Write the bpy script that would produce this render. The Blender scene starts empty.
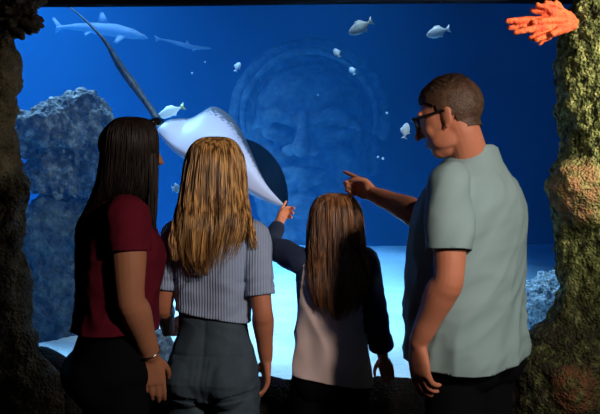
import bpy, bmesh, math, random
from mathutils import Vector, Matrix, noise, Quaternion
R = math.radians
rng = random.Random(7)
S = bpy.context.scene
COL = S.collection
F = 850.0            # focal length in pixels of the 600 x 414 frame
CAMZ = 1.40

def P(px, py, Y):
    """point of the place seen at pixel (px,py) and standing Y metres from the camera"""
    return Vector(((px - 300.0) / F * Y, Y, CAMZ - (py - 207.0) / F * Y))

# ------------------------------------------------------------------ materials
def mat(name, col, rough=0.6, col2=None, scale=8.0, stretch=(1, 1, 1), bump=0.0, bscale=60.0, bstretch=None,
        metal=0.0, spec=0.5, sheen=0.0, detail=6.0, ramp=(0.35, 0.65), sss=0.0, coat=0.0, bdist=0.01):
    m = bpy.data.materials.new(name); m.use_nodes = True
    nt = m.node_tree; N = nt.nodes; L = nt.links
    b = N['Principled BSDF']
    b.inputs['Base Color'].default_value = (*col, 1)
    b.inputs['Roughness'].default_value = rough
    b.inputs['Metallic'].default_value = metal
    b.inputs['Specular IOR Level'].default_value = spec
    b.inputs['Sheen Weight'].default_value = sheen
    b.inputs['Coat Weight'].default_value = coat
    if sss:
        b.inputs['Subsurface Weight'].default_value = sss
        b.inputs['Subsurface Radius'].default_value = (0.012, 0.005, 0.003)
        b.inputs['Subsurface Scale'].default_value = 0.6
    tc = N.new('ShaderNodeTexCoord')
    if col2 is not None:
        mp = N.new('ShaderNodeMapping'); mp.inputs['Scale'].default_value = stretch
        L.new(tc.outputs['Object'], mp.inputs['Vector'])
        nz = N.new('ShaderNodeTexNoise'); nz.inputs['Scale'].default_value = scale; nz.inputs['Detail'].default_value = detail
        L.new(mp.outputs[0], nz.inputs['Vector'])
        cr = N.new('ShaderNodeValToRGB')
        cr.color_ramp.elements[0].position = ramp[0]; cr.color_ramp.elements[0].color = (*col, 1)
        cr.color_ramp.elements[1].position = ramp[1]; cr.color_ramp.elements[1].color = (*col2, 1)
        L.new(nz.outputs['Fac'], cr.inputs['Fac']); L.new(cr.outputs[0], b.inputs['Base Color'])
    if bump:
        mp2 = N.new('ShaderNodeMapping'); mp2.inputs['Scale'].default_value = bstretch or (1, 1, 1)
        L.new(tc.outputs['Object'], mp2.inputs['Vector'])
        n2 = N.new('ShaderNodeTexNoise'); n2.inputs['Scale'].default_value = bscale; n2.inputs['Detail'].default_value = 5
        L.new(mp2.outputs[0], n2.inputs['Vector'])
        bp = N.new('ShaderNodeBump'); bp.inputs['Strength'].default_value = bump; bp.inputs['Distance'].default_value = bdist
        L.new(n2.outputs['Fac'], bp.inputs['Height']); L.new(bp.outputs[0], b.inputs['Normal'])
    return m

# ------------------------------------------------------------------ mesh helpers
class MB:
    def __init__(s): s.v = []; s.f = []
    def add(s, vs, fs):
        o = len(s.v); s.v += [Vector(v) for v in vs]; s.f += [tuple(i + o for i in f) for f in fs]
    def loft(s, rings, cap=True):
        n = len(rings[0]); vs = [p for r in rings for p in r]; fs = []
        for i in range(len(rings) - 1):
            for j in range(n):
                k = (j + 1) % n
                fs.append((i*n + j, i*n + k, (i+1)*n + k, (i+1)*n + j))
        if cap:
            for idx, rev in ((0, True), (len(rings) - 1, False)):
                c = sum((Vector(p) for p in rings[idx]), Vector()) / n
                vs.append(c); ci = len(vs) - 1
                for j in range(n):
                    k = (j + 1) % n
                    fs.append((idx*n + k, idx*n + j, ci) if rev else (idx*n + j, idx*n + k, ci))
        s.add(vs, fs)
    def ell(s, c, rad, rot=None, nu=20, nv=12):
        c = Vector(c); rings = []
        for i in range(nv + 1):
            a = -math.pi/2 + math.pi * (i + 0.02) / (nv + 0.04)
            rings.append([])
            for j in range(nu):
                t = 2*math.pi*j/nu
                p = Vector((rad[0]*math.cos(a)*math.cos(t), rad[1]*math.cos(a)*math.sin(t), rad[2]*math.sin(a)))
                if rot is not None: p = rot @ p
                rings[-1].append(c + p)
        s.loft(rings)
    def tube(s, pts, rad, n=12, sub=5, flat=1.0, up=None, round_end=True):
        pts = [Vector(p) for p in pts]
        P2, R2 = resample(pts, rad, sub)
        if round_end:
            d0 = (P2[0] - P2[1]).normalized(); d1 = (P2[-1] - P2[-2]).normalized()
            a, ra, b, rb = P2[0], R2[0], P2[-1], R2[-1]
            P2 = [a + d0*ra*0.95, a + d0*ra*0.7] + P2 + [b + d1*rb*0.7, b + d1*rb*0.95]
            R2 = [ra*0.3, ra*0.72] + R2 + [rb*0.72, rb*0.3]
        rings = []; u = None
        for i, p in enumerate(P2):
            t = (P2[min(i+1, len(P2)-1)] - P2[max(i-1, 0)]).normalized()
            if u is None:
                u = Vector(up) if up is not None else Vector((0.31, 0.2, 0.93))
                if abs(u.normalized().dot(t)) > 0.95: u = Vector((1, 0.1, 0))
            u = (u - t*u.dot(t)).normalized(); w = t.cross(u)
            rings.append([p + (u*math.cos(2*math.pi*j/n)*flat + w*math.sin(2*math.pi*j/n))*R2[i] for j in range(n)])
        s.loft(rings)
    def box(s, a, b):
        x0, y0, z0 = a; x1, y1, z1 = b
        s.add([(x0,y0,z0),(x1,y0,z0),(x1,y1,z0),(x0,y1,z0),(x0,y0,z1),(x1,y0,z1),(x1,y1,z1),(x0,y1,z1)],
              [(0,3,2,1),(4,5,6,7),(0,1,5,4),(1,2,6,5),(2,3,7,6),(3,0,4,7)])
    def mesh(s, name='m', smooth=True):
        me = bpy.data.meshes.new(name); me.from_pydata([tuple(v) for v in s.v], [], s.f)
        bm = bmesh.new(); bm.from_mesh(me); bmesh.ops.recalc_face_normals(bm, faces=bm.faces[:]); bm.to_mesh(me); bm.free()
        if smooth:
            for p in me.polygons: p.use_smooth = True
        me.update(); return me

def resample(pts, rad, sub):
    n = len(pts)
    if not isinstance(rad, (list, tuple)): rad = [rad]*n
    if n == 2 or sub <= 1:
        if sub <= 1: return list(pts), list(rad)
        return ([pts[0].lerp(pts[1], i/sub) for i in range(sub+1)], [rad[0] + (rad[1]-rad[0])*i/sub for i in range(sub+1)])
    OP, OR = [], []
    for i in range(n - 1):
        p0 = pts[max(i-1, 0)]; p1 = pts[i]; p2 = pts[i+1]; p3 = pts[min(i+2, n-1)]
        for k in range(sub):
            t = k/sub
            OP.append(0.5*((2*p1) + (p2-p0)*t + (2*p0-5*p1+4*p2-p3)*t*t + (-p0+3*p1-3*p2+p3)*t**3))
            q = t*t*(3-2*t); OR.append(rad[i]*(1-q) + rad[i+1]*q)
    OP.append(pts[-1]); OR.append(rad[-1])
    return OP, OR

def remesh(mb, voxel, smooth=3, factor=0.5):
    me = mb.mesh('tmp', False); o = bpy.data.objects.new('tmp', me); COL.objects.link(o)
    md = o.modifiers.new('r', 'REMESH'); md.mode = 'VOXEL'; md.voxel_size = voxel
    if smooth:
        ms = o.modifiers.new('s', 'SMOOTH'); ms.iterations = smooth; ms.factor = factor
    dg = bpy.context.evaluated_depsgraph_get(); dg.update()
    out = bpy.data.meshes.new_from_object(o.evaluated_get(dg))
    bpy.data.objects.remove(o); bpy.data.meshes.remove(me)
    for p in out.polygons: p.use_smooth = True
    return out

def displace(me, fn):
    """move every vertex along its normal by fn(co, normal)"""
    ns = [v.normal.copy() for v in me.vertices]
    d = [fn(v.co, ns[i]) for i, v in enumerate(me.vertices)]
    for i, v in enumerate(me.vertices):
        if d[i]: v.co = v.co + ns[i]*d[i]
    me.update()

def fbm(p, s, o=4):
    return noise.fractal(p*s, 0.9, 2.1, o, noise_basis='PERLIN_ORIGINAL')

def link(name, me, m, parent=None, origin=None):
    """one mesh object; vertices are given in world space, the origin is moved to its base"""
    if isinstance(me, MB): me = me.mesh(name)
    me.name = name
    org = Vector(origin) if origin is not None else Vector((0, 0, 0))
    o = bpy.data.objects.new(name, me); COL.objects.link(o)
    ms = m if isinstance(m, (list, tuple)) else [m]
    me.materials.clear()
    for x in ms: me.materials.append(x)
    wp = Vector((0, 0, 0)); q = parent
    while q is not None: wp += q.location; q = q.parent
    if origin is None: org = wp.copy() if parent is not None else org
    me.transform(Matrix.Translation(-org))
    o.location = org - wp
    if parent is not None: o.parent = parent
    return o

def tag(o, label, cat, group=None, kind=None):
    o['label'] = label; o['category'] = cat
    if group: o['group'] = group
    if kind: o['kind'] = kind
    return o

def struct(o, label=None, cat=None):
    o['kind'] = 'structure'
    if label: o['label'] = label
    if cat: o['category'] = cat
    return o

# ------------------------------------------------------------------ camera
cd = bpy.data.cameras.new('camera'); cam = bpy.data.objects.new('camera', cd); COL.objects.link(cam)
cd.sensor_width = 36; cd.lens = F/600*36; cam.location = (0, 0, CAMZ); cam.rotation_euler = (R(90), 0, 0)
cd.clip_start = 0.05; S.camera = cam
S.view_settings.view_transform = 'Standard'; S.view_settings.look = 'None'; S.view_settings.gamma = 1
S.view_settings.use_curve_mapping = False; S.view_settings.exposure = 0.0
W = bpy.data.worlds.new('world'); S.world = W; W.use_nodes = True
W.node_tree.nodes['Background'].inputs[0].default_value = (0.5, 0.6, 1.0, 1)
W.node_tree.nodes['Background'].inputs[1].default_value = 0.0
S.cycles.use_denoising = True
S.cycles.max_bounces = 8; S.cycles.volume_bounces = 2; S.cycles.transparent_max_bounces = 16
S.cycles.sample_clamp_indirect = 4.0

GY = 3.60      # inner face of the glass
# ------------------------------------------------------------------ setting: the room and the tank
m_dark = mat('dark_paint', (0.012, 0.012, 0.014), 0.7)
m_floor = mat('dark_carpet', (0.02, 0.02, 0.022), 0.95, (0.03, 0.03, 0.032), 60)
m_tank = mat('tank_wall_blue', (0.006, 0.022, 0.06), 0.9, (0.009, 0.03, 0.075), 1.5)
m_lintel = mat('lintel_paint', (0.004, 0.007, 0.015), 0.9, spec=0.03)

def slab(name, a, b, m):
    mb = MB(); mb.box(a, b); return struct(link(name, mb.mesh(name, False), m))
slab('floor', (-3.6, -3.2, -0.1), (3.6, GY + 0.05, 0), m_floor)
slab('ceiling', (-3.6, -3.2, 3.0), (3.6, GY - 0.1, 3.1), m_dark)
slab('wall_left', (-3.7, -3.2, 0), (-3.6, GY, 3.0), m_dark)
slab('wall_right', (3.6, -3.2, 0), (3.7, GY, 3.0), m_dark)
slab('wall_back', (-3.6, -3.3, 0), (3.6, -3.2, 3.0), m_dark)
slab('wall_front_left', (-3.6, GY - 0.05, 0), (-1.83, GY + 0.003, 3.0), m_dark)
slab('wall_front_right', (1.83, GY - 0.05, 0), (3.6, GY + 0.003, 3.0), m_dark)
# lintel over the window, its lower edge a shallow arch
mb = MB(); rows = []
for i in range(41):
    x = -1.83 + 3.66*i/40
    zb = P(0, 5.2, GY).z + 0.005*math.sin((x + 0.2)*2.0) + 0.003*x
    rows.append([Vector((x, GY - 0.05, zb)), Vector((x, GY + 0.003, zb)), Vector((x, GY + 0.003, 3.0)), Vector((x, GY - 0.05, 3.0))])
mb.loft(rows); struct(link('lintel', mb.mesh('lintel', False), m_lintel))

# tank shell
TX, TB, TT = 5.0, 9.6, 4.3
slab('tank_wall_left', (-TX - 0.1, GY + 0.05, 0), (-TX, TB, TT + 0.6), m_tank)
slab('tank_wall_right', (TX, GY + 0.05, 0), (TX + 0.1, TB, TT + 0.6), m_tank)
slab('tank_wall_back', (-TX, TB, 0), (TX, TB + 0.1, TT + 0.6), m_tank)
slab('tank_ceiling', (-TX, GY - 0.1, TT + 0.6), (TX, TB, TT + 0.7), m_dark)
slab('wall_front_upper', (-TX, GY - 0.05, 3.0), (TX, GY + 0.003, TT + 0.7), m_dark)

# window pane
m_glass = bpy.data.materials.new('acrylic_pane'); m_glass.use_nodes = True
nt = m_glass.node_tree; nt.nodes.clear()
out = nt.nodes.new('ShaderNodeOutputMaterial'); tr = nt.nodes.new('ShaderNodeBsdfTransparent'); gl = nt.nodes.new('ShaderNodeBsdfGlossy')
mx = nt.nodes.new('ShaderNodeMixShader'); fr = nt.nodes.new('ShaderNodeFresnel')
tr.inputs[0].default_value = (0.97, 0.985, 1, 1); gl.inputs['Roughness'].default_value = 0.03; fr.inputs[0].default_value = 1.2
nt.links.new(fr.outputs[0], mx.inputs[0]); nt.links.new(tr.outputs[0], mx.inputs[1]); nt.links.new(gl.outputs[0], mx.inputs[2])
nt.links.new(mx.outputs[0], out.inputs[0])
mb = MB(); mb.box((-1.83, GY - 0.03, 0.5), (1.83, GY, 2.4))
struct(link('window_1', mb.mesh('window_1', False), m_glass), 'large clear viewing window of the aquarium tank', 'window')

# water
m_water = bpy.data.materials.new('tank_water'); m_water.use_nodes = True
nt = m_water.node_tree; nt.nodes.clear()
out = nt.nodes.new('ShaderNodeOutputMaterial'); sc_ = nt.nodes.new('ShaderNodeVolumeScatter'); ab = nt.nodes.new('ShaderNodeVolumeAbsorption')
ad = nt.nodes.new('ShaderNodeAddShader')
sc_.inputs['Color'].default_value = (0.04, 0.35, 0.92, 1); sc_.inputs['Density'].default_value = 0.052; sc_.inputs['Anisotropy'].default_value = 0.15
ab.inputs['Color'].default_value = (0.32, 0.72, 0.93, 1); ab.inputs['Density'].default_value = 0.42
nt.links.new(sc_.outputs[0], ad.inputs[0]); nt.links.new(ab.outputs[0], ad.inputs[1]); nt.links.new(ad.outputs[0], out.inputs['Volume'])
mb = MB(); mb.box((-TX + 0.01, GY + 0.004, 0.02), (TX - 0.01, TB - 0.01, TT))
w = link('water', mb.mesh('water', False), m_water)
tag(w, 'clear blue water filling the aquarium tank behind the window', 'water', kind='stuff')

# sand bed: pale, rising towards the back
m_sand = mat('white_sand', (0.72, 0.74, 0.72), 0.95, (0.86, 0.87, 0.84), 5.0, bump=0.5, bscale=30, bdist=0.03)
def sandz(x, y):
    t = (y - GY)/(7.6 - GY)
    z = 0.60 + 0.46*min(1.0, t) + 0.02*fbm(Vector((x, y, 0)), 1.1, 3)
    if t > 1: z -= 0.25*(t - 1)
    return z
mb = MB(); nx, ny = 90, 60; vs = []; fs = []
for j in range(ny + 1):
    for i in range(nx + 1):
        x = -TX + 0.01 + (2*TX - 0.02)*i/nx; y = GY + 0.06 + (TB - GY - 0.08)*j/ny; vs.append((x, y, sandz(x, y)))
for j in range(ny):
    for i in range(nx):
        a = j*(nx+1) + i; fs.append((a, a+1, a+nx+2, a+nx+1))
mb.add(vs, fs)
# skirt down so that the bed has depth
o0 = len(mb.v); base = [(-TX + 0.01, GY + 0.06, 0), (TX - 0.01, GY + 0.06, 0)]
mb.v += [Vector(b) for b in base]
mb.f.append(tuple(range(0, nx + 1)) + (o0 + 1, o0))
tag(link('sand_bed', mb.mesh('sand_bed'), m_sand), 'bright white sand covering the tank floor behind the girls', 'sand', kind='stuff')

# ------------------------------------------------------------------ rocks
def rock_mat(name, c1, c2, c3=None, scale=14, bump=1.0, bscale=70, lumps=()):
    m = bpy.data.materials.new(name); m.use_nodes = True
    nt = m.node_tree; N = nt.nodes; L = nt.links; b = N['Principled BSDF']
    b.inputs['Roughness'].default_value = 0.85; b.inputs['Specular IOR Level'].default_value = 0.25
    tc = N.new('ShaderNodeTexCoord'); nz = N.new('ShaderNodeTexNoise'); nz.inputs['Scale'].default_value = scale; nz.inputs['Detail'].default_value = 8
    nz.inputs['Roughness'].default_value = 0.65
    L.new(tc.outputs['Object'], nz.inputs['Vector'])
    cr = N.new('ShaderNodeValToRGB'); e = cr.color_ramp.elements
    e[0].position = 0.36; e[0].color = (*c1, 1); e[1].position = 0.66; e[1].color = (*(c3 or c2), 1)
    if c3:
        x = e.new(0.5); x.color = (*c2, 1)
    L.new(nz.outputs['Fac'], cr.inputs['Fac']); cur = cr.outputs[0]
    for (pos, rad, colr) in lumps:
        ds = N.new('ShaderNodeVectorMath'); ds.operation = 'DISTANCE'; L.new(tc.outputs['Object'], ds.inputs[0]); ds.inputs[1].default_value = pos
        mr = N.new('ShaderNodeMapRange'); mr.inputs['From Min'].default_value = rad; mr.inputs['From Max'].default_value = rad*0.6
        L.new(ds.outputs['Value'], mr.inputs['Value'])
        mu = N.new('ShaderNodeMath'); mu.operation = 'MULTIPLY'; L.new(mr.outputs[0], mu.inputs[0])
        n3 = N.new('ShaderNodeTexNoise'); n3.inputs['Scale'].default_value = 30; n3.inputs['Detail'].default_value = 6
        L.new(tc.outputs['Object'], n3.inputs['Vector'])
        m3 = N.new('ShaderNodeMapRange'); m3.inputs['From Min'].default_value = 0.3; m3.inputs['From Max'].default_value = 0.6
        L.new(n3.outputs['Fac'], m3.inputs['Value']); L.new(m3.outputs[0], mu.inputs[1])
        mi = N.new('ShaderNodeMix'); mi.data_type = 'RGBA'; L.new(mu.outputs[0], mi.inputs['Factor'])
        L.new(cur, mi.inputs['A']); mi.inputs['B'].default_value = (*colr, 1); cur = mi.outputs['Result']
    L.new(cur, b.inputs['Base Color'])
    vo = N.new('ShaderNodeTexVoronoi'); vo.inputs['Scale'].default_value = bscale; L.new(tc.outputs['Object'], vo.inputs['Vector'])
    n2 = N.new('ShaderNodeTexNoise'); n2.inputs['Scale'].default_value = bscale*1.5; n2.inputs['Detail'].default_value = 6; L.new(tc.outputs['Object'], n2.inputs['Vector'])
    am = N.new('ShaderNodeMath'); am.operation = 'ADD'; L.new(vo.outputs['Distance'], am.inputs[0]); L.new(n2.outputs['Fac'], am.inputs[1])
    bp = N.new('ShaderNodeBump'); bp.inputs['Strength'].default_value = bump; bp.inputs['Distance'].default_value = 0.012
    L.new(am.outputs[0], bp.inputs['Height']); L.new(bp.outputs[0], b.inputs['Normal'])
    return m

def pillar(name, prof, Y, side, m, cx_far, lumps=(), na=220, step=0.008):
    """vertical rock pillar; prof: (py, px of its inner edge) at distance Y"""
    zs = []
    pts = sorted([(P(0, py, Y).z, P(px, py, Y).x) for py, px in prof])
    z = 0.0; rings = []
    zb, zt = 0.0, 2.98
    nz = int((zt - zb)/step)
    def edge(z):
        if z <= pts[0][0]: return pts[0][1]
        if z >= pts[-1][0]: return pts[-1][1]
        for a, b in zip(pts, pts[1:]):
            if a[0] <= z <= b[0]:
                t = (z - a[0])/(b[0] - a[0]); t = t*t*(3 - 2*t)
                return a[1] + (b[1] - a[1])*t
    for i in range(nz + 1):
        z = zb + (zt - zb)*i/nz; e = edge(z); cx = cx_far; r = abs(cx - e)
        ring = []
        for j in range(na):
            t = 2*math.pi*j/na
            q = Vector((cx + r*math.cos(t), Y + min(r, 0.20)*math.sin(t), z))
            nrm = Vector((math.cos(t), math.sin(t), 0))
            d = 0.028*fbm(q, 4.5, 3) + 0.014*fbm(q + Vector((3, 1, 2)), 16, 3)
            vd = noise.voronoi(q*Vector((42, 42, 42)).x)[0]
            d += 0.007*(0.6 - vd[0]) + 0.004*fbm(q, 95, 2)
            for (lc, lr, lh) in lumps:
                s = (q - lc).length/lr
                if s < 1: d += lh*(1 - s*s)**1.3
            ring.append(q + nrm*d)
        rings.append(ring)
    mb = MB(); mb.loft(rings)
    return link(name, mb.mesh(name), m, origin=(cx_far, Y, 0))

PY = 3.36
m_pl = rock_mat('brown_fake_rock', (0.03, 0.024, 0.013), (0.085, 0.07, 0.038), (0.15, 0.125, 0.07), 9)
lp = pillar('rock_pillar', [(-60, 2), (0, 6), (40, 12), (60, 23), (78, 24), (104, 17), (150, 16), (190, 27), (230, 25), (310, 30), (350, 40), (380, 57), (414, 62), (520, 70)],
            PY, 1, m_pl, P(-75, 0, PY).x, na=200, step=0.009)
tag(lp, 'dark brown textured rock pillar on the left of the window', 'rock pillar', kind='thing')
rx = P(655, 0, PY).x
lc1 = P(577, 192, PY - 0.17); lc2 = P(575, 392, PY - 0.2)
off = Vector((rx, PY, 0))
m_pr = rock_mat('green_brown_fake_rock', (0.010, 0.012, 0.005), (0.12, 0.145, 0.038), (0.42, 0.42, 0.16), 26, 1.0, 85,
            lumps=((tuple(P(560, 410, PY - 0.1) - off), 0.50, (0.055, 0.045, 0.026)), (tuple(lc1 - off), 0.16, (0.34, 0.19, 0.085)), (tuple(lc2 - off), 0.12, (0.30, 0.12, 0.05))))
rp = pillar('rock_pillar', [(-60, 580), (0, 573), (15, 565), (45, 562), (80, 556), (104, 556), (140, 563), (155, 560), (168, 555), (190, 552), (210, 553), (232, 556),
            (270, 555), (300, 553), (318, 546), (335, 532), (370, 522), (414, 520), (520, 515)],
            PY, -1, m_pr, rx, lumps=((lc1 + Vector((-0.02, 0.02, 0)), 0.17, 0.085), (lc2, 0.12, 0.06)), na=260, step=0.007)
tag(rp, 'mossy green and brown rock pillar on the right, behind the man', 'rock pillar', kind='thing')

# rock ledge under the window
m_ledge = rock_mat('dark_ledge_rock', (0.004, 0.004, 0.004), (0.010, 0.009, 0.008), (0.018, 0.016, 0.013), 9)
mb = MB(); rings = []
nxx = 300
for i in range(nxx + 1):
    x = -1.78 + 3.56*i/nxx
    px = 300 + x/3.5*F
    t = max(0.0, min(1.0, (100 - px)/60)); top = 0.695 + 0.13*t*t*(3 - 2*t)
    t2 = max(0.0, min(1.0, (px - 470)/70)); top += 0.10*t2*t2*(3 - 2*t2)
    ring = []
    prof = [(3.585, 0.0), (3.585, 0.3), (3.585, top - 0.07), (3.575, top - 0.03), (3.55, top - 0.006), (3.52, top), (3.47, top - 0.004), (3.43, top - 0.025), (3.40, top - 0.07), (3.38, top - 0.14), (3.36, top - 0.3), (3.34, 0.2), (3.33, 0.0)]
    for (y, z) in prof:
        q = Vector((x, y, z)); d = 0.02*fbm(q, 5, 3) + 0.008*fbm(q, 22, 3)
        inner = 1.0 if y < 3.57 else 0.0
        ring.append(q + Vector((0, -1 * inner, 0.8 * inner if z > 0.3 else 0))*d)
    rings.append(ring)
mb.loft(rings)
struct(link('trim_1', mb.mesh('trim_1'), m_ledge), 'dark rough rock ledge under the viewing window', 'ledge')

def blob_rock(name, blobs, m, voxel, amp, label, cat='rock', seed=0, fine=1.0):
    mb = MB()
    for (c, r) in blobs: mb.ell(c, r if isinstance(r, tuple) else (r, r, r), nu=24, nv=14)
    me = remesh(mb, voxel, 2)
    sd = Vector((seed*3.1, seed*1.7, seed*0.9))
    def fn(p, n):
        vd = noise.voronoi((p + sd)*9.0)[0]
        v2 = noise.voronoi((p + sd)*24.0)[0]
        return amp*(fbm(p + sd, 4.0, 4)) + amp*0.55*(0.55 - vd[0]) + amp*0.35*(0.5 - v2[0]) + amp*0.5*fine*fbm(p, 30, 3)
    displace(me, fn)
    zmin = min(v.co.z for v in me.vertices); c = blobs[0][0]
    o = link(name, me, m, origin=(c[0], c[1], zmin))
    return tag(o, label, cat)

m_reef = rock_mat('pale_reef_rock', (0.03, 0.034, 0.036), (0.075, 0.08, 0.08), (0.24, 0.25, 0.23), 18, 1.0, 40)
m_reefd = rock_mat('shaded_reef_rock', (0.02, 0.024, 0.024), (0.045, 0.055, 0.05), (0.10, 0.12, 0.10), 14, 1.0, 40)  # darker reef rock: the shade under the overhang is put into its colour
m_spk = rock_mat('speckled_rock', (0.10, 0.11, 0.12), (0.45, 0.47, 0.48), (0.8, 0.8, 0.8), 40, 1.0, 60)
Yk = 4.75
blob_rock('reef_rock', [(P(62, 130, Yk), (0.20, 0.2, 0.16)), (P(88, 125, Yk+0.05), (0.13, 0.18, 0.17)), (P(90, 165, Yk+0.1), (0.12, 0.2, 0.2)), (P(40, 130, Yk), (0.14, 0.16, 0.11)),
                         (P(52, 175, Yk), (0.15, 0.18, 0.12)), (P(70, 185, Yk+.05), (0.16, 0.2, 0.12)), (P(28, 140, Yk), (0.08, 0.12, 0.09)), (P(72, 112, Yk), (0.12, 0.14, 0.08))],
          m_reef, 0.011, 0.05, 'large pale reef boulder behind the dark haired woman, topmost of the rocks', seed=1)
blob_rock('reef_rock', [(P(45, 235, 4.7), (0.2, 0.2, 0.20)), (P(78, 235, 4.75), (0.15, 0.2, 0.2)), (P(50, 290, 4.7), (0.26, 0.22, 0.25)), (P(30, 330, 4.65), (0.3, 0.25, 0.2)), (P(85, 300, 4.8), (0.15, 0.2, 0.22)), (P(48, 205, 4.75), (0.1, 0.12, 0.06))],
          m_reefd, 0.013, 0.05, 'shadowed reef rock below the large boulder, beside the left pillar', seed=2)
blob_rock('reef_rock', [(P(538, 310, 4.5), (0.12, 0.13, 0.16)), (P(553, 296, 4.55), (0.11, 0.12, 0.14)), (P(560, 325, 4.5), (0.2, 0.15, 0.14)), (P(548, 350, 4.5), (0.2, 0.15, 0.16))],
          m_spk, 0.010, 0.03, 'small speckled rock on the sand beside the right pillar', seed=3)
blob_rock('reef_rock', [(P(160, 352, 4.1), (0.06, 0.08, 0.10)), (P(150, 372, 4.1), (0.12, 0.1, 0.09)), (P(168, 378, 4.1), (0.08, 0.1, 0.05))],
          m_reef, 0.01, 0.03, 'low broken rock seen between the woman and the blonde girl', seed=4)

# corals on the pillars
m_orange = mat('orange_coral', (0.50, 0.055, 0.012), 0.7, (0.66, 0.12, 0.028), 25, bump=0.6, bscale=120)
mb = MB(); r2 = random.Random(3)
root = P(574, 22, 3.22)
tips = [(508, 21), (510, 28), (516, 32), (524, 19), (531, 38), (520, 26), (536, 40), (540, 43), (528, 30), (541, 30), (532, 10), (537, 5), (546, 3), (556, 2), (549, 12), (545, 20), (534, 23), (552, 34)]
for k, (tx, ty) in enumerate(tips):
    tip = P(tx, ty, 3.12 + 0.05*r2.random()); a = P(572 - 10*r2.random(), 20 + (ty - 20)*0.35, 3.20)
    mid = a.lerp(tip, 0.55) + Vector((0, -0.015*r2.random(), 0.012*(r2.random() - 0.5)))
    mb.tube([root, a, mid, tip], [0.016, 0.014, 0.0135, 0.0105], n=10, sub=5)
me = remesh(mb, 0.0035, 2); displace(me, lambda p, n: 0.0035*fbm(p, 60, 3))
tag(link('finger_coral', me, m_orange, origin=root), 'bright orange finger coral at the top of the right pillar', 'coral')

m_bcoral = mat('brown_coral', (0.018, 0.013, 0.008), 0.7, (0.05, 0.036, 0.02), 25, bump=0.8, bscale=120)
mb = MB(); r2 = random.Random(5); root = P(2, 10, 3.25)
for k in range(34):
    a = r2.uniform(-1.25, 1.1); ln = r2.uniform(28, 48)
    tx = 2 + ln*math.cos(a); ty = 8 - ln*0.72*math.sin(a)
    if ty < -30: ty = -30
    tip = P(tx, ty, 3.10 + 0.2*r2.random()); mid = root.lerp(tip, 0.55) + Vector((r2.uniform(-.02, .02), r2.uniform(-.03, .01), r2.uniform(-.02, .02)))
    mb.tube([root, mid, tip], [0.02, 0.013, 0.011], n=9, sub=4)
    for q in range(2):
        d = Vector((r2.uniform(-1, 1), r2.uniform(-1, .3), r2.uniform(-1, 1))).normalized()*0.035
        mb.tube([mid, mid + d], [0.011, 0.009], n=8, sub=2)
me = remesh(mb, 0.004, 2); displace(me, lambda p, n: 0.004*fbm(p, 60, 3))
tag(link('branching_coral', me, m_bcoral, origin=root), 'dark brown branching coral at the top of the left pillar', 'coral')
# ------------------------------------------------------------------ people
def V(*a): return Vector(a)
UP = Vector((0, 0, 1))

def head_parts(mb, c, fwd, up, s, nose=1.0):
    fwd = fwd.normalized(); r = fwd.cross(up).normalized(); up = r.cross(fwd).normalized()
    M = Matrix((r, fwd, up)).transposed()
    def W_(x, y, z): return c + (r*x + fwd*y + up*z)*s
    def e(p, rad): mb.ell(W_(*p), tuple(q*s for q in rad), M, nu=28, nv=18)
    e((0, -0.018, 0.032), (0.075, 0.096, 0.086))
    e((0, 0.022, 0.0), (0.067, 0.070, 0.088))
    e((0, 0.030, -0.050), (0.057, 0.058, 0.068))
    e((0, 0.050, -0.088), (0.036, 0.034, 0.029))
    e((0, 0.078, 0.034), (0.050, 0.014, 0.013))          # brow
    for sx in (-1, 1):
        e((0.034*sx, 0.054, -0.024), (0.026, 0.026, 0.026))  # cheek
        e((0.043*sx, 0.018, -0.064), (0.018, 0.048, 0.032))  # jaw corner
        q = M @ Matrix.Rotation(0.35*sx, 3, 'Z')
        mb.ell(W_(0.0755*sx, -0.010, -0.008), (0.0075*s, 0.019*s, 0.032*s), q, nu=16, nv=10)  # ear
        mb.ell(W_(0.0775*sx, -0.015, 0.006), (0.008*s, 0.016*s, 0.018*s), q, nu=16, nv=10)
        mb.ell(W_(0.0745*sx, -0.002, -0.034), (0.006*s, 0.009*s, 0.010*s), q, nu=12, nv=8)
    mb.tube([W_(0, 0.083, 0.020), W_(0, 0.099, -0.005), W_(0, 0.112*nose, -0.028)], [0.009*s, 0.011*s, 0.0125*s], n=12, sub=4)
    for sx in (-1, 1): mb.ell(W_(0.012*sx, 0.094, -0.030), (0.008*s, 0.010*s, 0.007*s), M, nu=12, nv=8)
    e((0, 0.084, -0.057), (0.022, 0.012, 0.006)); e((0, 0.083, -0.068), (0.019, 0.012, 0.007))
    return W_, M

def face_sculpt(me, W_, M, s):
    fw = M @ Vector((0, 1, 0))
    pts = [(W_(0.032, 0.080, 0.012), 0.015*s, -0.010*s), (W_(-0.032, 0.080, 0.012), 0.015*s, -0.010*s),
           (W_(0, 0.094, -0.0625), 0.004*s, -0.0025*s)]
    for v in me.vertices:
        for p, rr, a in pts:
            d = (v.co - p).length
            if d < rr*3: v.co += fw*a*math.exp(-(d/rr)**2)
    me.update()

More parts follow.
